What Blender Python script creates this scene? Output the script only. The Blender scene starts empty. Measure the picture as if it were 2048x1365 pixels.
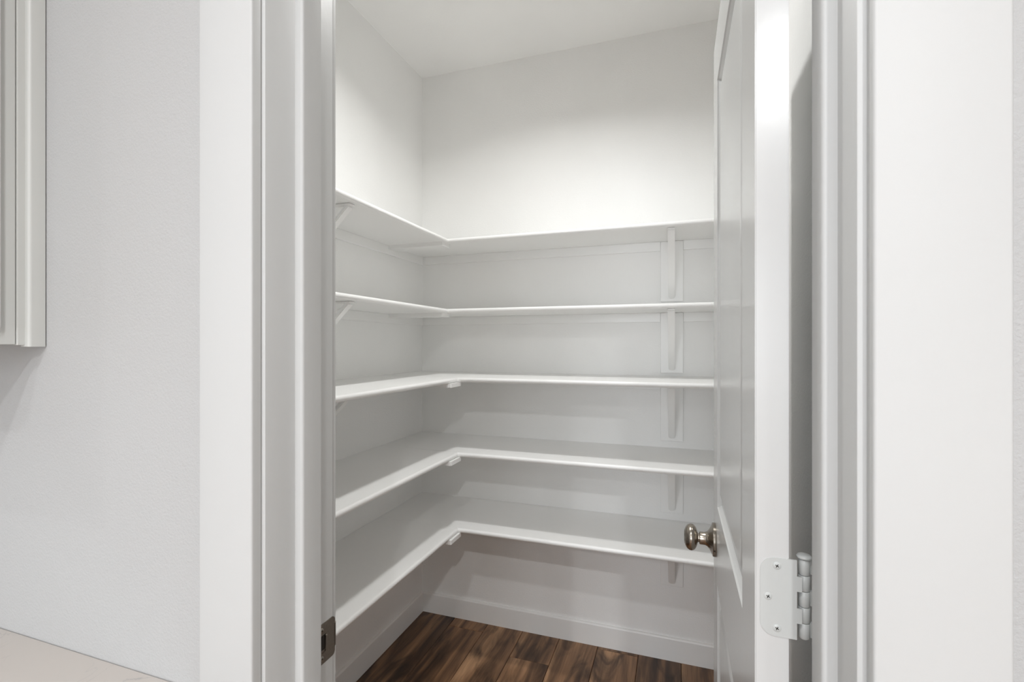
import bpy, bmesh, math, random
from mathutils import Vector, Matrix

S = bpy.context.scene
COL = S.collection
random.seed(7)

# ------------------------------------------------------------------ camera
cd = bpy.data.cameras.new('camera')
cd.sensor_width = 36.0
cd.lens = 965.3 / 2048 * 36.0
cd.shift_y = 6.5 / 2048
cd.clip_start = 0.02
cam = bpy.data.objects.new('camera', cd)
COL.objects.link(cam)
cam.location = (0, 0, 1.372)
cam.rotation_euler = (math.radians(90), 0, math.radians(18.87))
S.camera = cam

# ------------------------------------------------------------------ world, lights, exposure
W = bpy.data.worlds.new('world')
S.world = W
W.use_nodes = True
W.node_tree.nodes['Background'].inputs[0].default_value = (0.80, 0.88, 1.0, 1)
W.node_tree.nodes['Background'].inputs[1].default_value = 1.0
S.view_settings.view_transform = 'Standard'
S.view_settings.look = 'None'
S.view_settings.gamma = 1.0
S.view_settings.use_curve_mapping = False
S.view_settings.exposure = 0.09
S.cycles.use_denoising = True
S.cycles.max_bounces = 14
S.cycles.diffuse_bounces = 10
S.cycles.glossy_bounces = 6

PANTRY_LIGHT = (-0.474, 1.34, 2.705)
KITCHEN_LIGHTS = [(-0.17, -0.43), (0.50, -1.43), (-1.75, -1.45), (1.60, -0.55), (-0.60, -2.90), (1.60, -2.90)]
CEIL = 2.748
KXL = -3.0


def area(name, loc, rot, power, color, shape='DISK', sx=0.12, sy=None, spread=180):
    l = bpy.data.lights.new(name, 'AREA')
    l.shape = shape
    l.size = sx
    if sy:
        l.size_y = sy
    l.energy = power
    l.color = color
    l.spread = math.radians(spread)
    o = bpy.data.objects.new(name, l)
    COL.objects.link(o)
    o.location = loc
    o.rotation_euler = rot
    return o


area('pantry_lamp_light', PANTRY_LIGHT, (0, 0, 0), 8.3, (1.0, 1.0, 0.985), sx=0.13, spread=145)
for i, (lx, ly) in enumerate(KITCHEN_LIGHTS):
    area('recessed_lamp_light', (lx, ly, CEIL - 0.012), (0, 0, 0), (11, 32, 4, 1, 34, 24)[i], (0.97, 0.99, 1.0), sx=0.10, spread=160)
# daylight entering by the kitchen window in the rear wall
area('window_daylight', (-0.4, -4.72, 1.55), (math.radians(90), 0, 0), 70.0, (0.91, 0.95, 1.0), 'RECTANGLE', 2.3, 1.4)

# added fill light for the right jamb, shining through a made-up side window
area('added_side_fill', (KXL - 0.12, -2.3, 1.55), (0, math.radians(-90), 0), 8.0, (0.91, 0.95, 1.0), 'RECTANGLE', 1.3, 1.7)

# ------------------------------------------------------------------ materials


def nodemat(name):
    m = bpy.data.materials.new(name)
    m.use_nodes = True
    nt = m.node_tree
    return m, nt, nt.nodes['Principled BSDF']


def paint(name, col, rough=0.5, bump=0.0, scale=200.0, dist=0.001, var=0.015, spec=0.5, stretch=None, detail=3.0, coat=0.0):
    m, nt, b = nodemat(name)
    N, L = nt.nodes, nt.links
    geo = N.new('ShaderNodeNewGeometry')
    n1 = N.new('ShaderNodeTexNoise')
    n1.inputs['Scale'].default_value = 3.0
    n1.inputs['Detail'].default_value = 2
    L.new(geo.outputs['Position'], n1.inputs['Vector'])
    cr = N.new('ShaderNodeValToRGB')
    cr.color_ramp.elements[0].position = 0.3
    cr.color_ramp.elements[1].position = 0.7
    cr.color_ramp.elements[0].color = tuple(c * (1 - var) for c in col) + (1,)
    cr.color_ramp.elements[1].color = tuple(min(1, c * (1 + var)) for c in col) + (1,)
    L.new(n1.outputs['Fac'], cr.inputs['Fac'])
    L.new(cr.outputs['Color'], b.inputs['Base Color'])
    b.inputs['Roughness'].default_value = rough
    b.inputs['Specular IOR Level'].default_value = spec
    if coat:
        b.inputs['Coat Weight'].default_value = coat
        b.inputs['Coat Roughness'].default_value = 0.16
    if bump > 0:
        n2 = N.new('ShaderNodeTexNoise')
        n2.inputs['Scale'].default_value = scale
        n2.inputs['Detail'].default_value = detail
        n2.inputs['Roughness'].default_value = 0.55
        src = geo.outputs['Position']
        if stretch:
            mp = N.new('ShaderNodeMapping')
            mp.inputs['Scale'].default_value = stretch
            L.new(src, mp.inputs['Vector'])
            src = mp.outputs['Vector']
        L.new(src, n2.inputs['Vector'])
        bp = N.new('ShaderNodeBump')
        bp.inputs['Strength'].default_value = bump
        bp.inputs['Distance'].default_value = dist
        L.new(n2.outputs['Fac'], bp.inputs['Height'])
        L.new(bp.outputs['Normal'], b.inputs['Normal'])
    return m


M = {}
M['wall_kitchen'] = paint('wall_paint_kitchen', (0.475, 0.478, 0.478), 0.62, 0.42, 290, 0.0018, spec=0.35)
M['wall_pantry'] = paint('wall_paint_pantry', (0.89, 0.89, 0.88), 0.55, 0.45, 170, 0.0018, spec=0.4)
M['ceiling'] = paint('ceiling_paint', (0.89, 0.89, 0.88), 0.8, 0.3, 150, 0.001, spec=0.2)
M['wall_far'] = paint('wall_paint_rear_kitchen', (0.74, 0.74, 0.73), 0.6, 0.3, 230, 0.0018)
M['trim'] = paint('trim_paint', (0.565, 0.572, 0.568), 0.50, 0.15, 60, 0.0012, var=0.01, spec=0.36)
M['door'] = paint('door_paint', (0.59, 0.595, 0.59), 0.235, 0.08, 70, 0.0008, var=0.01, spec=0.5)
M['shelf'] = paint('shelf_paint', (0.89, 0.89, 0.88), 0.36, 0.14, 70, 0.0012, var=0.01)
M['nosing'] = paint('nosing_paint', (0.89, 0.89, 0.88), 0.34, 0.35, 60, 0.0018, var=0.01)
M['cabinet'] = paint('cabinet_paint', (0.60, 0.61, 0.59), 0.38, 0.0, var=0.01)
M['hinge'] = paint('hinge_paint', (0.53, 0.545, 0.535), 0.3, 0.08, 90, 0.0006, var=0.01)


def metal(name, col, rough, aniso=0.0, stretch=(1, 1, 1)):
    m, nt, b = nodemat(name)
    N, L = nt.nodes, nt.links
    b.inputs['Metallic'].default_value = 1.0
    tc = N.new('ShaderNodeTexCoord')
    mp = N.new('ShaderNodeMapping')
    mp.inputs['Scale'].default_value = stretch
    n = N.new('ShaderNodeTexNoise')
    n.inputs['Scale'].default_value = 300
    L.new(tc.outputs['Object'], mp.inputs['Vector'])
    L.new(mp.outputs['Vector'], n.inputs['Vector'])
    cr = N.new('ShaderNodeValToRGB')
    cr.color_ramp.elements[0].color = tuple(c * 0.82 for c in col) + (1,)
    cr.color_ramp.elements[1].color = tuple(c * 1.1 for c in col) + (1,)
    L.new(n.outputs['Fac'], cr.inputs['Fac'])
    L.new(cr.outputs['Color'], b.inputs['Base Color'])
    b.inputs['Roughness'].default_value = rough
    return m


M['nickel'] = metal('brushed_nickel', (0.40, 0.36, 0.31), 0.24, stretch=(4, 0.4, 0.4))
M['strike'] = metal('aged_nickel_strike', (0.30, 0.27, 0.235), 0.36)
M['screw'] = metal('screw_metal', (0.45, 0.42, 0.38), 0.35)
M['hole'] = paint('dark_recess', (0.03, 0.027, 0.023), 0.9)
M['fixture'] = paint('fixture_white', (0.85, 0.85, 0.85), 0.4)


def emitter(name, col, st):
    m, nt, b = nodemat(name)
    b.inputs['Base Color'].default_value = (0.8, 0.8, 0.8, 1)
    b.inputs['Emission Color'].default_value = tuple(col) + (1,)
    b.inputs['Emission Strength'].default_value = st
    return m


M['diffuser'] = emitter('lamp_diffuser', (1, 0.96, 0.90), 6.0)


def glass():
    m, nt, b = nodemat('window_glass')
    b.inputs['Transmission Weight'].default_value = 1
    b.inputs['Roughness'].default_value = 0.02
    b.inputs['IOR'].default_value = 1.45
    return m


M['glass'] = glass()


def wood():
    m, nt, b = nodemat('dark_plank_wood')
    N, L = nt.nodes, nt.links
    geo = N.new('ShaderNodeNewGeometry')
    oi = N.new('ShaderNodeObjectInfo')
    add = N.new('ShaderNodeMath'); add.operation = 'ADD'
    L.new(oi.outputs['Random'], add.inputs[0]); L.new(geo.outputs['Random Per Island'], add.inputs[1])
    fr = N.new('ShaderNodeMath'); fr.operation = 'FRACT'
    L.new(add.outputs[0], fr.inputs[0])
    mul = N.new('ShaderNodeMath'); mul.operation = 'MULTIPLY'; mul.inputs[1].default_value = 37.0
    L.new(fr.outputs[0], mul.inputs[0])
    comb = N.new('ShaderNodeCombineXYZ')
    L.new(mul.outputs[0], comb.inputs[0]); L.new(mul.outputs[0], comb.inputs[1]); L.new(mul.outputs[0], comb.inputs[2])
    va = N.new('ShaderNodeVectorMath'); va.operation = 'ADD'
    L.new(geo.outputs['Position'], va.inputs[0]); L.new(comb.outputs[0], va.inputs[1])

    def noise(scale, detail, st, dist=0.0, rough=0.5):
        mp = N.new('ShaderNodeMapping'); mp.inputs['Scale'].default_value = st
        L.new(va.outputs[0], mp.inputs['Vector'])
        n = N.new('ShaderNodeTexNoise')
        n.inputs['Scale'].default_value = scale; n.inputs['Detail'].default_value = detail
        n.inputs['Distortion'].default_value = dist; n.inputs['Roughness'].default_value = rough
        L.new(mp.outputs[0], n.inputs['Vector'])
        return n
    broad = noise(1.0, 4, (15, 1.3, 1), 0.9)
    fine = noise(1.0, 5, (130, 5, 1), 0.4, 0.65)
    blotch = noise(1.0, 4, (9, 3.2, 1), 1.6)
    cr = N.new('ShaderNodeValToRGB')
    e = cr.color_ramp.elements
    e[0].position = 0.30; e[0].color = (0.055, 0.029, 0.016, 1)
    e[1].position = 0.72; e[1].color = (0.52, 0.325, 0.185, 1)
    k = e.new(0.44); k.color = (0.175, 0.098, 0.052, 1)
    k = e.new(0.56); k.color = (0.31, 0.178, 0.096, 1)
    L.new(broad.outputs['Fac'], cr.inputs['Fac'])
    mx = N.new('ShaderNodeMix'); mx.data_type = 'RGBA'; mx.blend_type = 'MULTIPLY'
    mx.inputs['Factor'].default_value = 0.6
    fr2 = N.new('ShaderNodeValToRGB')
    fr2.color_ramp.elements[0].position = 0.3; fr2.color_ramp.elements[0].color = (0.45, 0.42, 0.40, 1)
    fr2.color_ramp.elements[1].position = 0.65; fr2.color_ramp.elements[1].color = (1.15, 1.12, 1.1, 1)
    L.new(fine.outputs['Fac'], fr2.inputs['Fac'])
    L.new(cr.outputs['Color'], mx.inputs['A']); L.new(fr2.outputs['Color'], mx.inputs['B'])
    # dark blotches and knots
    mx2 = N.new('ShaderNodeMix'); mx2.data_type = 'RGBA'; mx2.blend_type = 'MULTIPLY'
    mx2.inputs['Factor'].default_value = 0.85
    br = N.new('ShaderNodeValToRGB')
    br.color_ramp.elements[0].position = 0.28; br.color_ramp.elements[0].color = (0.10, 0.08, 0.07, 1)
    br.color_ramp.elements[1].position = 0.50; br.color_ramp.elements[1].color = (1, 1, 1, 1)
    L.new(blotch.outputs['Fac'], br.inputs['Fac'])
    L.new(mx.outputs['Result'], mx2.inputs['A']); L.new(br.outputs['Color'], mx2.inputs['B'])
    # plank to plank tone
    mx3 = N.new('ShaderNodeMix'); mx3.data_type = 'RGBA'; mx3.blend_type = 'MULTIPLY'
    mx3.inputs['Factor'].default_value = 1.0
    pr = N.new('ShaderNodeValToRGB')
    pr.color_ramp.elements[0].color = (0.72, 0.70, 0.70, 1)
    pr.color_ramp.elements[1].color = (1.18, 1.12, 1.05, 1)
    L.new(fr.outputs[0], pr.inputs['Fac'])
    L.new(mx2.outputs['Result'], mx3.inputs['A']); L.new(pr.outputs['Color'], mx3.inputs['B'])
    L.new(mx3.outputs['Result'], b.inputs['Base Color'])
    b.inputs['Roughness'].default_value = 0.42
    bp = N.new('ShaderNodeBump'); bp.inputs['Strength'].default_value = 0.25; bp.inputs['Distance'].default_value = 0.0008
    L.new(fine.outputs['Fac'], bp.inputs['Height']); L.new(bp.outputs['Normal'], b.inputs['Normal'])
    return m


M['wood'] = wood()


def quartz():
    m, nt, b = nodemat('counter_quartz')
    N, L = nt.nodes, nt.links
    geo = N.new('ShaderNodeNewGeometry')
    n = N.new('ShaderNodeTexNoise'); n.inputs['Scale'].default_value = 7; n.inputs['Detail'].default_value = 6; n.inputs['Distortion'].default_value = 2.0
    L.new(geo.outputs['Position'], n.inputs['Vector'])
    cr = N.new('ShaderNodeValToRGB')
    e = cr.color_ramp.elements
    e[0].position = 0.0; e[0].color = (0.56, 0.505, 0.48, 1)
    e[1].position = 1.0; e[1].color = (0.58, 0.525, 0.50, 1)
    for p, c in ((0.487, (0.565, 0.525, 0.49, 1)), (0.496, (0.40, 0.385, 0.38, 1)), (0.505, (0.565, 0.525, 0.49, 1))):
        k = e.new(p); k.color = c
    L.new(n.outputs['Fac'], cr.inputs['Fac'])
    n2 = N.new('ShaderNodeTexNoise'); n2.inputs['Scale'].default_value = 4
    L.new(geo.outputs['Position'], n2.inputs['Vector'])
    r2 = N.new('ShaderNodeValToRGB')
    r2.color_ramp.elements[0].position = 0.48; r2.color_ramp.elements[0].color = (0, 0, 0, 1)
    r2.color_ramp.elements[1].position = 0.60; r2.color_ramp.elements[1].color = (1, 1, 1, 1)
    L.new(n2.outputs['Fac'], r2.inputs['Fac'])
    mx = N.new('ShaderNodeMix'); mx.data_type = 'RGBA'
    L.new(r2.outputs['Color'], mx.inputs['Factor'])
    mx.inputs['A'].default_value = (0.565, 0.525, 0.49, 1)
    L.new(cr.outputs['Color'], mx.inputs['B'])
    L.new(mx.outputs['Result'], b.inputs['Base Color'])
    b.inputs['Roughness'].default_value = 0.3
    return m


M['quartz'] = quartz()

# ------------------------------------------------------------------ mesh helpers


def add_box(bm, lo, hi, bev=0.0, seg=2):
    r = bmesh.ops.create_cube(bm, size=1.0)
    vs = r['verts']
    for v in vs:
        v.co = Vector([(lo[i] + hi[i]) / 2 + v.co[i] * (hi[i] - lo[i]) for i in range(3)])
    if bev > 0:
        es = list({e for v in vs for e in v.link_edges})
        bmesh.ops.bevel(bm, geom=es, offset=bev, segments=seg, affect='EDGES', profile=0.5)
    return bm


def add_prism(bm, pts, axis, a, b):
    """closed 2D outline pts extruded along axis from a to b"""
    def P(p, t):
        return {'x': (t, p[0], p[1]), 'y': (p[0], t, p[1]), 'z': (p[0], p[1], t)}[axis]
    A = [bm.verts.new(P(p, a)) for p in pts]
    B = [bm.verts.new(P(p, b)) for p in pts]
    n = len(pts)
    bm.faces.new(A); bm.faces.new(B[::-1])
    for i in range(n):
        bm.faces.new((A[i], B[i], B[(i + 1) % n], A[(i + 1) % n]))
    return bm


def add_lathe(bm, prof, origin, axis, n=40, cap=True):
    """prof: list of (distance along axis, radius)"""
    ax = Vector(axis).normalized()
    u = ax.orthogonal().normalized(); w = ax.cross(u)
    rings = []
    for d, r in prof:
        c = Vector(origin) + ax * d
        if r < 1e-6:
            rings.append([bm.verts.new(c)])
        else:
            rings.append([bm.verts.new(c + (u * math.cos(2 * math.pi * k / n) + w * math.sin(2 * math.pi * k / n)) * r) for k in range(n)])
    for A, B in zip(rings, rings[1:]):
        for k in range(n):
            k2 = (k + 1) % n
            if len(A) == 1 and len(B) == 1:
                continue
            if len(A) == 1:
                bm.faces.new((A[0], B[k], B[k2]))
            elif len(B) == 1:
                bm.faces.new((A[k], B[0], A[k2]))
            else:
                bm.faces.new((A[k], B[k], B[k2], A[k2]))
    if cap:
        for R in (rings[0], rings[-1]):
            if len(R) > 1:
                bm.faces.new(R)
    return bm


def obj(name, bm, mat, parent=None, smooth=False, label=None, cat=None, kind=None, group=None):
    bmesh.ops.recalc_face_normals(bm, faces=bm.faces[:])
    me = bpy.data.meshes.new(name)
    bm.to_mesh(me); bm.free()
    me.materials.append(mat)
    if smooth:
        for p in me.polygons:
            p.use_smooth = True
        me.set_sharp_from_angle(angle=math.radians(smooth if smooth is not True else 40))
    o = bpy.data.objects.new(name, me)
    COL.objects.link(o)
    if parent:
        o.parent = parent
        o.matrix_parent_inverse = parent.matrix_world.inverted()
    tag(o, label, cat, kind, group)
    return o


def tag(o, label=None, cat=None, kind=None, group=None):
    for k, v in (('label', label), ('category', cat), ('kind', kind), ('group', group)):
        if v:
            o[k] = v


def empty(name, loc, label=None, cat=None, kind=None, group=None, parent=None):
    o = bpy.data.objects.new(name, None)
    o.empty_display_size = 0.05
    COL.objects.link(o)
    o.location = loc
    o.matrix_world = Matrix.Translation(loc)
    tag(o, label, cat, kind, group)
    return o


def box(name, lo, hi, mat, parent=None, bev=0.0, seg=2, **k):
    bm = bmesh.new()
    add_box(bm, lo, hi, bev, seg)
    return obj(name, bm, mat, parent, smooth=(30 if bev else False), **k)


# ------------------------------------------------------------------ measured plan (metres)
XL, YB = -1.247, 2.2115            # pantry left wall, back wall
XR = 0.25                          # pantry right wall
YK, YP = 0.498, 0.631              # kitchen face and pantry face of the partition
JL, JR = -0.515, 0.149             # jamb faces
CL, CR = -0.520, 0.156             # casing inner edges
HEAD = 2.095                       # underside of head jamb
KX0, KX1, KY0 = -3.0, 2.4, -4.6    # kitchen

# floor
fl = box('floor', (KX0 - .1, KY0 - .1, -0.14), (KX1 + .1, YB + .12, -0.012), M['hole'], kind='structure',
         label='dark brown wood plank floor of the pantry and kitchen', cat='floor')


def plank_box(bm, x0, x1, y0, y1, dz=0.0):
    g = 0.0009
    add_box(bm, (x0 + g, y0 + g, -0.012), (x1 - g, y1 - g, dz), 0.0016, 1)


PW = 0.1785
joints = {0: [2.13, .95], 1: [1.50, .80], 2: [2.003, 0.90], 3: [1.42], 4: [2.182, 1.05], 5: [1.72, .7], 6: [1.25], 7: [1.9, .75], -1: [1.35], -2: [1.8]}
x_edges = [-1.054 + PW * k for k in range(-2, 9)]
for i in range(len(x_edges) - 1):
    k = i - 2
    x0, x1 = max(x_edges[i], XL + .001), min(x_edges[i + 1], XR - .001)
    if x1 - x0 < 0.01:
        continue
    # joints are listed for the plank whose left seam is seam k
    cuts = [0.632] + sorted(joints.get(k, [1.3])) + [YB - 0.001]
    for a, b in zip(cuts, cuts[1:]):
        bm = bmesh.new()
        plank_box(bm, x0, x1, a, b, random.uniform(-0.0003, 0.0003))
        obj('plank', bm, M['wood'], fl)
bm = bmesh.new()
for i in range(34):
    x0 = -1.054 + PW * (i - 11); x1 = x0 + PW
    if x0 < KX0 or x1 > KX1:
        continue
    y = KY0 - random.uniform(0, 1.0)
    while y < YK:
        y2 = y + random.uniform(0.9, 1.6)
        top = 0.632 if (x1 > JL and x0 < JR) else YK
        a, b = max(y, KY0), min(y2, top)
        if y2 > YK:
            b = top
        if b - a > .05:
            plank_box(bm, x0, x1, a, b)
        y = y2
obj('kitchen_planking', bm, M['wood'], fl, kind='stuff')

# ceiling: one slab over both rooms
box('ceiling', (KX0 - .1, KY0 - .1, CEIL), (KX1 + .1, YB + .12, CEIL + .1), M['ceiling'], kind='structure',
    label='plain off-white ceiling above the pantry', cat='ceiling')

# pantry walls
box('wall_left', (XL - .11, YP, -0.01), (XL, YB + .11, CEIL), M['wall_pantry'], kind='structure',
    label='white pantry wall to the left, carrying the short shelf runs', cat='wall')
box('wall_back', (XL, YB, -0.01), (XR, YB + .11, CEIL), M['wall_pantry'], kind='structure',
    label='white pantry back wall behind the long shelf runs', cat='wall')
box('wall_right', (XR, YP, -0.01), (XR + .11, YB + .11, CEIL), M['wall_pantry'], kind='structure',
    label='shadowed textured pantry wall seen in the gap behind the door', cat='wall')
# partition with the door opening
RO = 0.019
bm = bmesh.new()
add_box(bm, (KX0, YK, -0.01), (JL - RO, YP, CEIL))
add_box(bm, (JR + RO, YK, -0.01), (KX1, YP, CEIL))
add_box(bm, (JL - RO, YK, HEAD + RO), (JR + RO, YP, CEIL))
obj('wall_front', bm, M['wall_kitchen'], kind='structure',
    label='light grey orange-peel textured kitchen wall around the pantry doorway', cat='wall')
# kitchen shell behind the camera
bm = bmesh.new()
add_box(bm, (KX0 - .1, KY0, -0.01), (KX0, -3.2, CEIL))
add_box(bm, (KX0 - .1, -1.4, -0.01), (KX0, YK, CEIL))
add_box(bm, (KX0 - .1, -3.2, -0.01), (KX0, -1.4, .85))
add_box(bm, (KX0 - .1, -3.2, 2.25), (KX0, -1.4, CEIL))
obj('wall_kitchen_left', bm, M['wall_far'], kind='structure', label='kitchen wall with an added window opening, out of frame to the left', cat='wall')
wn = empty('added_side_window', (KX0, -2.3, .85), 'white framed window added in the left kitchen wall for fill light', 'window', 'structure')  # unseen window, added so that fill light can enter from the left
bm = bmesh.new()
for lo, hi in (((-3.2, .85), (-3.15, 2.25)), ((-1.45, .85), (-1.4, 2.25)), ((-3.15, .85), (-1.45, .90)), ((-3.15, 2.20), (-1.45, 2.25)), ((-2.325, .90), (-2.275, 2.20))):
    add_box(bm, (KX0 - .07, lo[0], lo[1]), (KX0 - .02, hi[0], hi[1]))
obj('window_frame', bm, M['trim'], wn)
box('wall_kitchen_right', (KX1, KY0, -0.01), (KX1 + .1, YK, CEIL), M['wall_far'], kind='structure',
    label='plain kitchen wall out of frame to the right', cat='wall')
WX0, WX1, WZ0, WZ1 = -1.6, 0.8, 0.85, 2.25
bm = bmesh.new()
add_box(bm, (KX0, KY0 - .1, -0.01), (WX0, KY0, CEIL))
add_box(bm, (WX1, KY0 - .1, -0.01), (KX1, KY0, CEIL))
add_box(bm, (WX0, KY0 - .1, -0.01), (WX1, KY0, WZ0))
add_box(bm, (WX0, KY0 - .1, WZ1), (WX1, KY0, CEIL))
obj('wall_kitchen_rear', bm, M['wall_far'], kind='structure',
    label='kitchen wall with a window behind the camera', cat='wall')
wn = empty('window_1', ((WX0 + WX1) / 2, KY0, WZ0), 'white framed window behind the camera', 'window', 'structure')
bm = bmesh.new()
for lo, hi in (((WX0, WZ0), (WX0 + .05, WZ1)), ((WX1 - .05, WZ0), (WX1, WZ1)), ((WX0 + .05, WZ0), (WX1 - .05, WZ0 + .05)),
               ((WX0 + .05, WZ1 - .05), (WX1 - .05, WZ1)), ((-.425, WZ0 + .05), (-.375, WZ1 - .05))):
    add_box(bm, (lo[0], KY0 - .07, lo[1]), (hi[0], KY0 - .02, hi[1]))
obj('window_frame', bm, M['trim'], wn)

# baseboards in the pantry
BH, BT = 0.0985, 0.0135


def base_profile(t, h):
    return [(0, 0), (t, 0), (t, h - .006), (t - .004, h - .001), (t - .008, h), (0, h)]


bm = bmesh.new()
add_prism(bm, [(YB - p[0], p[1]) for p in base_profile(BT, BH)], 'x', XL + BT, XR)
obj('baseboard_back', bm, M['shelf'], kind='structure', label='white baseboard along the pantry back wall', cat='baseboard')
bm = bmesh.new()
add_prism(bm, [(XL + p[0], p[1]) for p in base_profile(BT, BH)], 'y', YP + .02, YB)
obj('baseboard_left', bm, M['shelf'], kind='structure', label='white baseboard along the pantry left wall', cat='baseboard')
bm = bmesh.new()
add_prism(bm, [(XR - p[0], p[1]) for p in base_profile(BT, BH)], 'y', YP + .02, YB - BT)
obj('baseboard_right', bm, M['shelf'], kind='structure', label='white baseboard behind the open door', cat='baseboard')

# ------------------------------------------------------------------ door casings (trim) and frame
CW, CT = 0.0925, 0.017
casz = HEAD + .006


def casing(name, x0, x1, y0, y1, z0, z1, label, bev=.0028):
    return box(name, (x0, y0, z0), (x1, y1, z1), M['trim'], bev=bev, seg=3, kind='structure', label=label, cat='door trim')


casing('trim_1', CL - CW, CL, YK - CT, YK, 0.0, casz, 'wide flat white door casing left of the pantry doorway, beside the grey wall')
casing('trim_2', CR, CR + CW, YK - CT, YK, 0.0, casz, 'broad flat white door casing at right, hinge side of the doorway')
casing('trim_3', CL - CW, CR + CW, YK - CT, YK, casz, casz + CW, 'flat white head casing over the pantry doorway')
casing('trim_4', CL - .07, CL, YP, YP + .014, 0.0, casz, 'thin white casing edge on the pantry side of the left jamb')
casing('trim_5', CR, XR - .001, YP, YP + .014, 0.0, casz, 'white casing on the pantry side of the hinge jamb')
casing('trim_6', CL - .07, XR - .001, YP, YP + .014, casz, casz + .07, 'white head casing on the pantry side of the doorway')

fr = empty('door_frame', ((JL + JR) / 2, YK, 0), 'white painted door frame with stops and a latch strike on the left jamb', 'door frame', 'structure')
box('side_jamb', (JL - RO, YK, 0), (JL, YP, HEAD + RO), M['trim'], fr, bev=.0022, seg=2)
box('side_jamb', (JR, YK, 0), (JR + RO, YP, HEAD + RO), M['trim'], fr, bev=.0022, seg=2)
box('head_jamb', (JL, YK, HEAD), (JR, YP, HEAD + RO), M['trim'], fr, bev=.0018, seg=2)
SY0, SY1, ST = 0.5507, 0.5895, 0.0135


def stop_outline(x, s):
    # moulded stop: rounded on both exposed arrises
    r = .004
    pts = [(x, SY0)]
    for k in range(0, 5):
        a = math.pi / 2 * k / 4
        pts.append((x + s * (ST - r + r * math.sin(a)), SY0 + r - r * math.cos(a)))
    for k in range(0, 4):
        a = math.pi / 2 * k / 3
        pts.append((x + s * (ST - .002 + .002 * math.cos(a)), SY1 - .002 + .002 * math.sin(a)))
    pts.append((x, SY1))
    return pts


for x, s in ((JL, 1), (JR, -1)):
    bm = bmesh.new()
    add_prism(bm, stop_outline(x, s), 'z', 0.0, HEAD)
    obj('door_stop', bm, M['trim'], fr, smooth=30)
bm = bmesh.new()
add_box(bm, (JL + ST, SY0, HEAD - ST), (JR - ST, SY1, HEAD), .003)
obj('door_stop', bm, M['trim'], fr, smooth=30)

# strike plate on the left jamb
zc = 0.912
hh = 0.0305
y0, y1 = 0.594, 0.6335


def rrect(a0, a1, b0, b1, r, corners=(1, 1, 1, 1), n=5):
    """outline in (a,b); corners order: (a0,b0),(a1,b0),(a1,b1),(a0,b1)"""
    pts = []
    cs = ((a0, b0, 180), (a1, b0, 270), (a1, b1, 0), (a0, b1, 90))
    for (a, b, st), c in zip(cs, corners):
        if not c:
            pts.append((a, b)); continue
        ca = a + r if a == a0 else a - r
        cb = b + r if b == b0 else b - r
        for k in range(n + 1):
            t = math.radians(st + 90 * k / n)
            pts.append((ca + r * math.cos(t), cb + r * math.sin(t)))
    return pts


def plate_with_hole(bm, outer, inner, fn, t):
    """plate between two outlines with the same number of points; fn(a,b,h) -> 3D"""
    n = len(outer)
    O0 = [bm.verts.new(fn(*p, 0)) for p in outer]; O1 = [bm.verts.new(fn(*p, t)) for p in outer]
    I0 = [bm.verts.new(fn(*p, 0)) for p in inner]; I1 = [bm.verts.new(fn(*p, t)) for p in inner]
    for i in range(n):
        j = (i + 1) % n
        bm.faces.new((O0[i], O0[j], O1[j], O1[i]))
        bm.faces.new((I0[i], I1[i], I1[j], I0[j]))
        bm.faces.new((O1[i], O1[j], I1[j], I1[i]))
        bm.faces.new((O0[i], I0[i], I0[j], O0[j]))


bm = bmesh.new()
plate_with_hole(bm, rrect(y0, y1, zc - hh, zc + hh, .006), rrect(.602, .6135, zc - .0135, zc + .0135, .0025), lambda a, b, h: (JL + .0002 + h, a, b), .0014)
sp = obj('strike_plate', bm, M['strike'], fr, label='dark nickel latch strike plate')
# curved lip into the pantry edge
bm = bmesh.new()
box_pts = [(JL + .0002, y1 - .001), (JL + .0016, y1 - .001), (JL + .0016, y1 + .002), (JL - .0006, y1 + .005), (JL - .0016, y1 + .0045), (JL + .0002, y1 + .001)]
add_prism(bm, box_pts, 'z', zc - .018, zc + .018)
obj('plate_lip', bm, M['strike'], sp)
bm = bmesh.new()
add_prism(bm, rrect(.6022, .6133, zc - .0133, zc + .0133, .0024), 'x', JL + .0001, JL + .0004)
obj('latch_hole', bm, M['hole'], sp)
bm = bmesh.new()
add_box(bm, (JL + .0004, .6105, zc - .011), (JL + .0042, .6135, zc + .012), .0006)
add_box(bm, (JL + .0004, .603, zc - .0135), (JL + .0012, .6105, zc - .0095), .0003)
obj('latch_tongue', bm, M['strike'], sp)


def phillips_screw(name, centre, axis, r, parent, mat):
    bm = bmesh.new()
    add_lathe(bm, [(0, r), (.0004, r * .97), (.0009, r * .7), (.0011, r * .55), (.0011, 0)], centre, axis, 20)
    o = obj(name, bm, mat, parent, smooth=40)
    return o


def phillips_cross(centre, axis, r, parent, rot=0.3):
    """two thin dark slots just proud of the screw head's dished face"""
    ax = Vector(axis).normalized()
    up = Vector((0, 0, 1)); sd = ax.cross(up).normalized()
    bm = bmesh.new()
    for a in (rot, rot + math.pi / 2):
        d = sd * math.cos(a) + up * math.sin(a); e = ax.cross(d)
        c = Vector(centre) + ax * .00115
        vs = [bm.verts.new(c + d * (sx * r * .46) + e * (sy * r * .10) + ax * (.0001 * sz)) for sz in (-1, 1) for sx, sy in ((-1, -1), (1, -1), (1, 1), (-1, 1))]
        bm.faces.new(vs[0:4]); bm.faces.new(vs[4:8][::-1])
        for i in range(4):
            j = (i + 1) % 4
            bm.faces.new((vs[i], vs[j], vs[4 + j], vs[4 + i]))
    return bm


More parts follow.
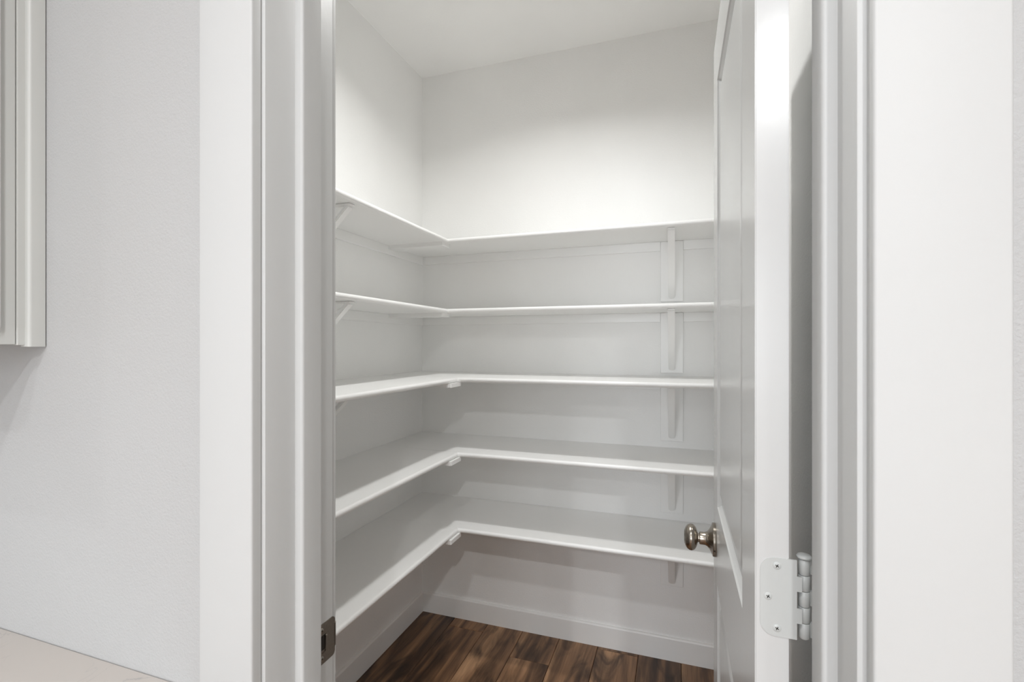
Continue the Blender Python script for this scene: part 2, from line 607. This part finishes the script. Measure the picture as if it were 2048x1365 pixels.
for dz in (-.0215, .0215):
    c = (JL + .0016, .6035, zc + dz)
    phillips_screw('screw', c, (1, 0, 0), .0040, sp, M['screw'])
    obj('screw_slot', phillips_cross(c, (1, 0, 0), .0040, sp), M['hole'], sp)

# ------------------------------------------------------------------ open door
DX0, DX1 = 0.0856, 0.1206
DY0, DY1 = 0.621, 1.281
DZ0, DZ1 = 0.012, 2.086
door = empty('door_1', (0.137, 0.636, 0), 'white two-panel pantry door standing open at a right angle, nickel knob', 'door', 'structure')
PANELS = [(0.736, 1.173, 0.24, 0.831), (0.736, 1.173, 1.006, 1.966)]
LOOPS = [(0, 0), (.0015, .0030), (.005, .0062), (.009, .0090), (.014, .0100), (.021, .0098), (.040, .0030), (.050, .0022)]


def door_face(bm, x, s):
    """moulded face at plane x, recess goes in direction s"""
    ys = [DY0, PANELS[0][0], PANELS[0][1], DY1]
    zs = [DZ0, PANELS[0][2], PANELS[0][3], PANELS[1][2], PANELS[1][3], DZ1]
    g = [[bm.verts.new((x, y, z)) for z in zs] for y in ys]
    for i in range(3):
        for j in range(5):
            if i == 1 and j in (1, 3):
                y0, y1, z0, z1 = ys[1], ys[2], zs[j], zs[j + 1]
                prev = [g[1][j], g[2][j], g[2][j + 1], g[1][j + 1]]
                for ins, dep in LOOPS[1:]:
                    cur = [bm.verts.new((x + s * dep, yy, zz)) for yy, zz in ((y0 + ins, z0 + ins), (y1 - ins, z0 + ins), (y1 - ins, z1 - ins), (y0 + ins, z1 - ins))]
                    for k in range(4):
                        bm.faces.new((prev[k], prev[(k + 1) % 4], cur[(k + 1) % 4], cur[k]))
                    prev = cur
                bm.faces.new(prev)
            else:
                bm.faces.new((g[i][j], g[i + 1][j], g[i + 1][j + 1], g[i][j + 1]))
    return g


bm = bmesh.new()
A = door_face(bm, DX0, 1); B = door_face(bm, DX1, -1)
for i in range(3):
    bm.faces.new((A[i][0], A[i + 1][0], B[i + 1][0], B[i][0]))
    bm.faces.new((A[i][-1], A[i + 1][-1], B[i + 1][-1], B[i][-1]))
for j in range(5):
    bm.faces.new((A[0][j], A[0][j + 1], B[0][j + 1], B[0][j]))
    bm.faces.new((A[-1][j], A[-1][j + 1], B[-1][j + 1], B[-1][j]))
bmesh.ops.recalc_face_normals(bm, faces=bm.faces[:])
es = [e for e in bm.edges if all(abs(v.co.y - DY0) < 1e-6 for v in e.verts) and abs(e.verts[0].co.x - e.verts[1].co.x) < 1e-6]
bmesh.ops.bevel(bm, geom=es, offset=.0012, segments=2, affect='EDGES')
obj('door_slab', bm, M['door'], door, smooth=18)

# knobs
KYc, KZ = 1.221, 0.915


def make_knob(x, s):
    ax = (s, 0, 0)
    o = (x, KYc, KZ)
    bm = bmesh.new()
    add_lathe(bm, [(0, .0372), (.0012, .0377), (.0065, .0377), (.0075, .0368), (.0085, .033), (.011, .0275), (.0145, .0215), (.019, .0165), (.0235, .0145), (.0345, .0142), (.0358, .0132), (.0358, .009)], o, ax, 48)
    rose = obj('doorknob', bm, M['nickel'], door, smooth=35, label='brushed nickel round knob and rosette')
    bm = bmesh.new()
    add_lathe(bm, [(.034, .0098), (.0385, .0098), (.0395, .012), (.0405, .0165), (.0425, .0215), (.0455, .0262), (.0495, .0292), (.0535, .0302), (.0575, .0296), (.0615, .0275), (.065, .0240), (.0672, .0195), (.0677, .0180), (.0677, .0170), (.0688, .0160), (.0694, .012), (.0696, .0)], o, ax, 48)
    obj('knob_ball', bm, M['nickel'], rose, smooth=50)
    if s < 0:
        # set-screw hole in the rosette rim
        bm = bmesh.new()
        add_lathe(bm, [(0, .0018), (.0006, .0018)], (x - .0045, KYc - .0352, KZ - .0134), (0, -.935, -.355), 14)
        obj('set_screw_hole', bm, M['hole'], rose)


make_knob(DX0, -1)
make_knob(DX1, 1)

# latch on the leading edge
bm = bmesh.new()
add_prism(bm, rrect(.1031 - .0125, .1031 + .0125, KZ - .0285, KZ + .0285, .005), 'y', DY1 - .0005, DY1 + .0006)
lt = obj('latch_plate', bm, M['nickel'], door)
bm = bmesh.new()
add_prism(bm, [(.097, DY1), (.109, DY1), (.109, DY1 + .011), (.105, DY1 + .011), (.097, DY1 + .002)], 'z', KZ - .009, KZ + .009)
obj('latch_bolt', bm, M['nickel'], lt)


# hinges
PX, PY = 0.1372, 0.6325


def make_hinge(z0, z1):
    yl = DY0 + .0006
    R = .0060
    K = [z0 + (z1 - z0) * k / 5 for k in range(6)]
    # door leaf: rounded outer corners, tabs at knuckles 2 and 4
    x0, x1, xt = .0908, .1284, .1335
    bm = bmesh.new()
    r = .0155
    pts = []
    pts.append((x1, z0))
    for a, b in ((K[1], K[2]), (K[3], K[4])):
        pts += [(x1, a + .0006), (xt, a + .0006), (xt, b - .0006), (x1, b - .0006)]
    pts.append((x1, z1))
    for k in range(7):
        t = math.radians(90 + 90 * k / 6)
        pts.append((x0 + r + r * math.cos(t), z1 - r + r * math.sin(t)))
    for k in range(7):
        t = math.radians(180 + 90 * k / 6)
        pts.append((x0 + r + r * math.cos(t), z0 + r + r * math.sin(t)))
    add_prism(bm, pts, 'y', yl - .0014, DY0 + .0012)
    leaf = obj('hinge', bm, M['hinge'], door, label='white painted three-screw butt hinge')
    for k in range(5):
        a, b = K[k] + .0003, K[k + 1] - .0003
        bm = bmesh.new()
        add_lathe(bm, [(a, R - .0004), (a + .0005, R), (b - .0005, R), (b, R - .0004)], (PX, PY - .004, 0), (0, 0, 1), 28)
        obj('hinge_knuckle', bm, M['hinge'], leaf, smooth=40)
    bm = bmesh.new()
    add_lathe(bm, [(z1, .0045), (z1 + .0006, .0062), (z1 + .0012, .0078), (z1 + .0028, .0080), (z1 + .0042, .0070), (z1 + .0050, .004), (z1 + .0052, 0)], (PX, PY - .004, 0), (0, 0, 1), 28)
    add_lathe(bm, [(z0 - .0012, .0), (z0 - .0010, .004), (z0, .0050)], (PX, PY - .004, 0), (0, 0, 1), 24)
    obj('hinge_pin', bm, M['hinge'], leaf, smooth=40)
    # jamb leaf lies on the jamb behind the stop
    bm = bmesh.new()
    add_box(bm, (JR - .0018, .596, z0), (JR + .0008, .6285, z1), .0004, 1)
    for a, b in ((K[0], K[1]), (K[2], K[3]), (K[4], K[5])):
        add_box(bm, (PX + .002, .6285, a + .0006), (JR, .6325, b - .0006))
    obj('jamb_leaf', bm, M['hinge'], leaf)
    h = z1 - z0
    for xx, zz in ((.1082, z1 - .0088), (.0990, z0 + h * .5), (.1082, z0 + .0098)):
        c = (xx, yl - .0014, zz)
        phillips_screw('hinge_screw', c, (0, -1, 0), .0044, leaf, M['hinge'])
        obj('screw_slot', phillips_cross(c, (0, -1, 0), .0044, leaf, random.uniform(.1, .6)), M['hole'], leaf)


make_hinge(1.0375, 1.1275)
make_hinge(1.775, 1.865)
make_hinge(0.19, 0.28)

# ------------------------------------------------------------------ shelves
T = 0.019
SH = [  # top z, width, words
    (1.8379, 0.2937, 'top'), (1.5280, 0.2937, 'second'), (1.2335, 0.3878, 'middle'), (0.9216, 0.3878, 'fourth'), (0.6069, 0.3878, 'lowest')]
YF = YP + .004
BX, BY = -0.021, 1.285            # where the brackets stand
wordy = {
    'top': 'topmost L-shaped white corner shelf, narrow, its underside visible',
    'second': 'narrow L-shaped white corner shelf just above eye level, second from top',
    'middle': 'middle L-shaped white corner shelf, seen nearly edge-on, top barely visible',
    'fourth': 'deep L-shaped white corner shelf between the middle and the lowest shelf',
    'lowest': 'lowest L-shaped white corner shelf, just above the baseboards',
}
where = {'top': 'topmost', 'second': 'second', 'middle': 'middle', 'fourth': 'fourth', 'lowest': 'lowest'}


def nosing_outline(a, s, zt):
    """bullnose: front at a + s*.0085, back joined to the board at a"""
    r = T / 2
    pts = [(a, zt)]
    for k in range(0, 9):
        t = math.pi / 2 - math.pi * k / 8
        pts.append((a + s * (.001 + .0085 * math.cos(t)), zt - r + r * math.sin(t)))
    pts.append((a, zt - T))
    return pts


def mitred_nosing(bm, axis, a, s, zt, c0, c1, cut0=0, cut1=0):
    """prism whose ends are sheared so that two runs meet in a mitre"""
    pts = nosing_outline(a, s, zt)
    A, B = [], []
    for p in pts:
        d = (p[0] - a) * s
        t0 = c0 + cut0 * d; t1 = c1 + cut1 * d
        if axis == 'x':
            A.append(bm.verts.new((t0, p[0], p[1]))); B.append(bm.verts.new((t1, p[0], p[1])))
        else:
            A.append(bm.verts.new((p[0], t0, p[1]))); B.append(bm.verts.new((p[0], t1, p[1])))
    n = len(pts)
    bm.faces.new(A); bm.faces.new(B[::-1])
    for i in range(n):
        bm.faces.new((A[i], B[i], B[(i + 1) % n], A[(i + 1) % n]))


for zt, w, nm in SH:
    xi, yi = XL + w, YB - w
    nx, ny = xi - .0095, yi + .0095   # board edge behind the bullnose
    e = empty('corner_shelf', (XL + .1, YB - .1, zt - T), wordy[nm], 'shelf')
    box('back_board', (XL + .0005, ny, zt - T), (XR - .0005, YB - .0005, zt), M['shelf'], e)
    box('side_board', (XL + .0005, YF, zt - T), (nx, ny - .0007, zt - .0002), M['shelf'], e)
    bm = bmesh.new()
    mitred_nosing(bm, 'x', ny, -1, zt, nx, XR - .0005, 1, 0)
    obj('front_nosing', bm, M['nosing'], e, smooth=35)
    bm = bmesh.new()
    mitred_nosing(bm, 'y', nx, 1, zt, YF, ny, 0, -1)
    obj('front_nosing', bm, M['nosing'], e, smooth=35)
    ct, ch = .0125, .040
    for xa, xb in ((XL + .0005, BX - .0470), (BX + .0470, XR - .0005)):
        box('wall_cleat', (xa, YB - ct, zt - T - ch), (xb, YB - .0005, zt - T), M['shelf'], e, bev=.0012, seg=1)
    for ya, yb in ((YF, BY - .0470), (BY + .0470, YB - ct - .0005)):
        box('wall_cleat', (XL + .0005, ya, zt - T - ch), (XL + ct, yb, zt - T), M['shelf'], e, bev=.0012, seg=1)
    # joint cleat under the seam, with a rounded outer corner
    x0 = XL + ct
    if w < .35:
        x1, ya, yb = xi - .011, yi - .032, yi + .041
    else:
        x1, ya, yb = xi + .008, yi - .083, yi + .014
    bm = bmesh.new()
    r = .004
    pts = [(x0, ya), (x1 - r, ya)]
    for k in range(5):
        t = -math.pi / 2 + math.pi / 2 * k / 4
        pts.append((x1 - r + r * math.cos(t), ya + r + r * math.sin(t)))
    for k in range(5):
        t = math.pi / 2 * k / 4
        pts.append((x1 - r + r * math.cos(t), yb - r + r * math.sin(t)))
    pts.append((x0, yb))
    add_prism(bm, pts, 'z', zt - T - .016, zt - T)
    obj('joint_cleat', bm, M['shelf'], e, smooth=30)


def make_bracket(side, zt, nm, pos):
    """45 degree shelf bracket. side 'back': plate on the back wall at x = pos, 'left': plate on left wall at y = pos"""
    zb = zt - T
    pt_ = .014
    L = .272
    if side == 'back':
        f = lambda a, d, z: (pos + a, YB - d, z)
    else:
        f = lambda a, d, z: (XL + d, pos + a, z)
    lbl = {'back': 'white wooden brace bracket under the %s shelf on the back wall' % where[nm],
           'left': 'white wooden brace bracket under the %s shelf on the left wall' % where[nm]}[side]
    root = empty('shelf_bracket', f(0, 0, zb - .26), lbl, 'bracket', group='brackets under the pantry shelves')

    def mapbm(bm):
        for v in bm.verts:
            v.co = Vector(f(*v.co))
        return bm
    bm = bmesh.new()
    add_box(bm, (-.0465, .0005, zb - .262), (.0465, pt_, zb - .0004), .0015, 1)
    obj('wall_plate', mapbm(bm), M['shelf'], root)
    w2 = .0135
    bm = bmesh.new()
    add_box(bm, (-w2, pt_, zb - .0070), (w2, L, zb - .0004), .002, 2)
    obj('arm', mapbm(bm), M['shelf'], root, smooth=30)
    # brace: a flat bar with rounded edges, its foot rounded against the plate
    bm = bmesh.new()
    th = .012
    zf = zb - .247
    n = 6
    pts = []
    # cross-section rings along the bar: foot (rounded) then straight up to the arm
    d0, z0 = pt_ - .001, zf
    d1, z1 = L - .010, zb - .006
    ax = Vector((d1 - d0, z1 - z0)); ln = ax.length; ax /= ln
    nn = Vector((-ax.y, ax.x))
    for k in range(n + 1):                          # rounded foot in plan of the bar
        t = math.pi / 2 * k / n
        pts.append((-w2 * math.cos(t), w2 * (1 - math.sin(t))))
    left = pts; right = [(-a, b) for a, b in pts[::-1]][1:]
    outline = [(-w2, ln)] + left + right + [(w2, ln)]
    vs = []
    for off in (-th / 2, th / 2):
        vs.append([bm.verts.new((a, d0 + ax.x * s_ + nn.x * off, z0 + ax.y * s_ + nn.y * off)) for a, s_ in outline])
    bm.faces.new(vs[0]); bm.faces.new(vs[1][::-1])
    m_ = len(outline)
    for i in range(m_):
        j = (i + 1) % m_
        bm.faces.new((vs[0][i], vs[0][j], vs[1][j], vs[1][i]))
    bmesh.ops.recalc_face_normals(bm, faces=bm.faces[:])
    ee = [e_ for e_ in bm.edges if e_.calc_face_angle(0) > math.radians(50)]
    bmesh.ops.bevel(bm, geom=ee, offset=.0022, segments=2, affect='EDGES')
    br = obj('brace', mapbm(bm), M['shelf'], root, smooth=35)


for zt, w, nm in SH:
    make_bracket('back', zt, nm, BX)
    make_bracket('left', zt, nm, BY)

# ------------------------------------------------------------------ kitchen: upper cabinet, counter, base cabinet
CZ0 = 1.3696
cab = empty('wall_cabinet', (-1.4, .34, CZ0), 'pale grey-white wall cabinet hung on the kitchen wall at far left', 'cabinet')
box('cabinet_box', (-1.90, .178, CZ0 + .002), (-.990, YK - .001, 2.44), M['cabinet'], cab, bev=.001, seg=1)
# finished end: rear stile against the wall with a scribe moulding
box('end_stile', (-.990, .4658, CZ0 + .001), (-.980, .4760, 2.44), M['cabinet'], cab, bev=.0006, seg=1)
bm = bmesh.new()
mo = [(-.990, .4750), (-.9745, .4750)]
for k in range(6):
    t = math.pi / 2 * k / 5
    mo.append((-.9745 + .0045 * math.sin(t), .4795 - .0045 * math.cos(t)))
mo += [(-.970, YK - .0015), (-.990, YK - .0015)]
add_prism(bm, mo, 'z', CZ0 - .0015, 2.44)
obj('scribe_moulding', bm, M['cabinet'], cab, smooth=30)
box('end_panel', (-.990, .196, CZ0 + .002), (-.983, .4650, 2.44), M['cabinet'], cab, bev=.0006, seg=1)
box('raised_panel', (-.983, .240, CZ0 + .0265), (-.975, .4445, 2.40), M['cabinet'], cab, bev=.001, seg=1)
for xa, xb in ((-1.897, -1.447), (-1.443, -.993)):
    bm = bmesh.new()
    add_box(bm, (xa, .158, CZ0 + .005), (xa + .06, .177, 2.435), .001, 1)
    add_box(bm, (xb - .06, .158, CZ0 + .005), (xb, .177, 2.435), .001, 1)
    add_box(bm, (xa + .06, .158, CZ0 + .005), (xb - .06, .177, CZ0 + .065), .001, 1)
    add_box(bm, (xa + .06, .158, 2.375), (xb - .06, .177, 2.435), .001, 1)
    add_box(bm, (xa + .06, .166, CZ0 + .065), (xb - .06, .177, 2.375))
    obj('cabinet_door', bm, M['cabinet'], cab)

ZC = 0.888
box('countertop', (-2.2, -.150, ZC - .03), (-.640, YK - .0005, ZC), M['quartz'], bev=.003, seg=2,
    label='pinkish beige stone countertop with faint grey veins, lower left corner', cat='countertop')
bc = empty('base_cabinet', (-1.4, .2, 0), 'pale base cabinet carrying the stone countertop', 'cabinet')
box('cabinet_box', (-2.18, -.105, .10), (-.660, YK - .001, ZC - .031), M['cabinet'], bc)
box('toe_kick', (-2.18, -.05, .001), (-.660, YK - .001, .10), M['cabinet'], bc)
for k in range(3):
    xa = -2.176 + k * .506
    box('cabinet_door', (xa, -.125, .115), (xa + .500, -.106, .68), M['cabinet'], bc, bev=.002)
    box('drawer', (xa, -.125, .69), (xa + .500, -.106, ZC - .036), M['cabinet'], bc, bev=.002)

# ------------------------------------------------------------------ lamps
lm = empty('ceiling_light', (PANTRY_LIGHT[0], PANTRY_LIGHT[1], CEIL), 'flat round white light on the pantry ceiling', 'light')
bm = bmesh.new()
add_lathe(bm, [(0, .085), (-.030, .085), (-.034, .081), (-.034, .0705), (-.030, .0705)], (PANTRY_LIGHT[0], PANTRY_LIGHT[1], CEIL - .0005), (0, 0, 1), 48)
obj('housing', bm, M['fixture'], lm, smooth=40)
bm = bmesh.new()
add_lathe(bm, [(-.0305, .0700), (-.0335, .0690), (-.0335, 0)], (PANTRY_LIGHT[0], PANTRY_LIGHT[1], CEIL), (0, 0, 1), 48)
obj('diffuser', bm, M['diffuser'], lm, smooth=40)
for i, (lx, ly) in enumerate(KITCHEN_LIGHTS):
    lm = empty('recessed_light', (lx, ly, CEIL), ('recessed ceiling light just in front of the pantry door', 'recessed ceiling light behind and right of the camera',
        'recessed ceiling light over the stone countertop side', 'recessed ceiling light beside the right door casing',
        'recessed ceiling light near the rear kitchen window, left of it', 'recessed ceiling light near the rear kitchen window, right of it')[i], 'light', group='recessed kitchen lights')
    bm = bmesh.new()
    add_lathe(bm, [(0, .088), (-.006, .086), (-.007, .066), (-.003, .064)], (lx, ly, CEIL - .0005), (0, 0, 1), 40)
    obj('trim_ring', bm, M['fixture'], lm, smooth=40)
    bm = bmesh.new()
    add_lathe(bm, [(-.004, .0635), (-.0055, .06), (-.0055, 0)], (lx, ly, CEIL), (0, 0, 1), 40)
    obj('diffuser', bm, M['diffuser'], lm, smooth=40)
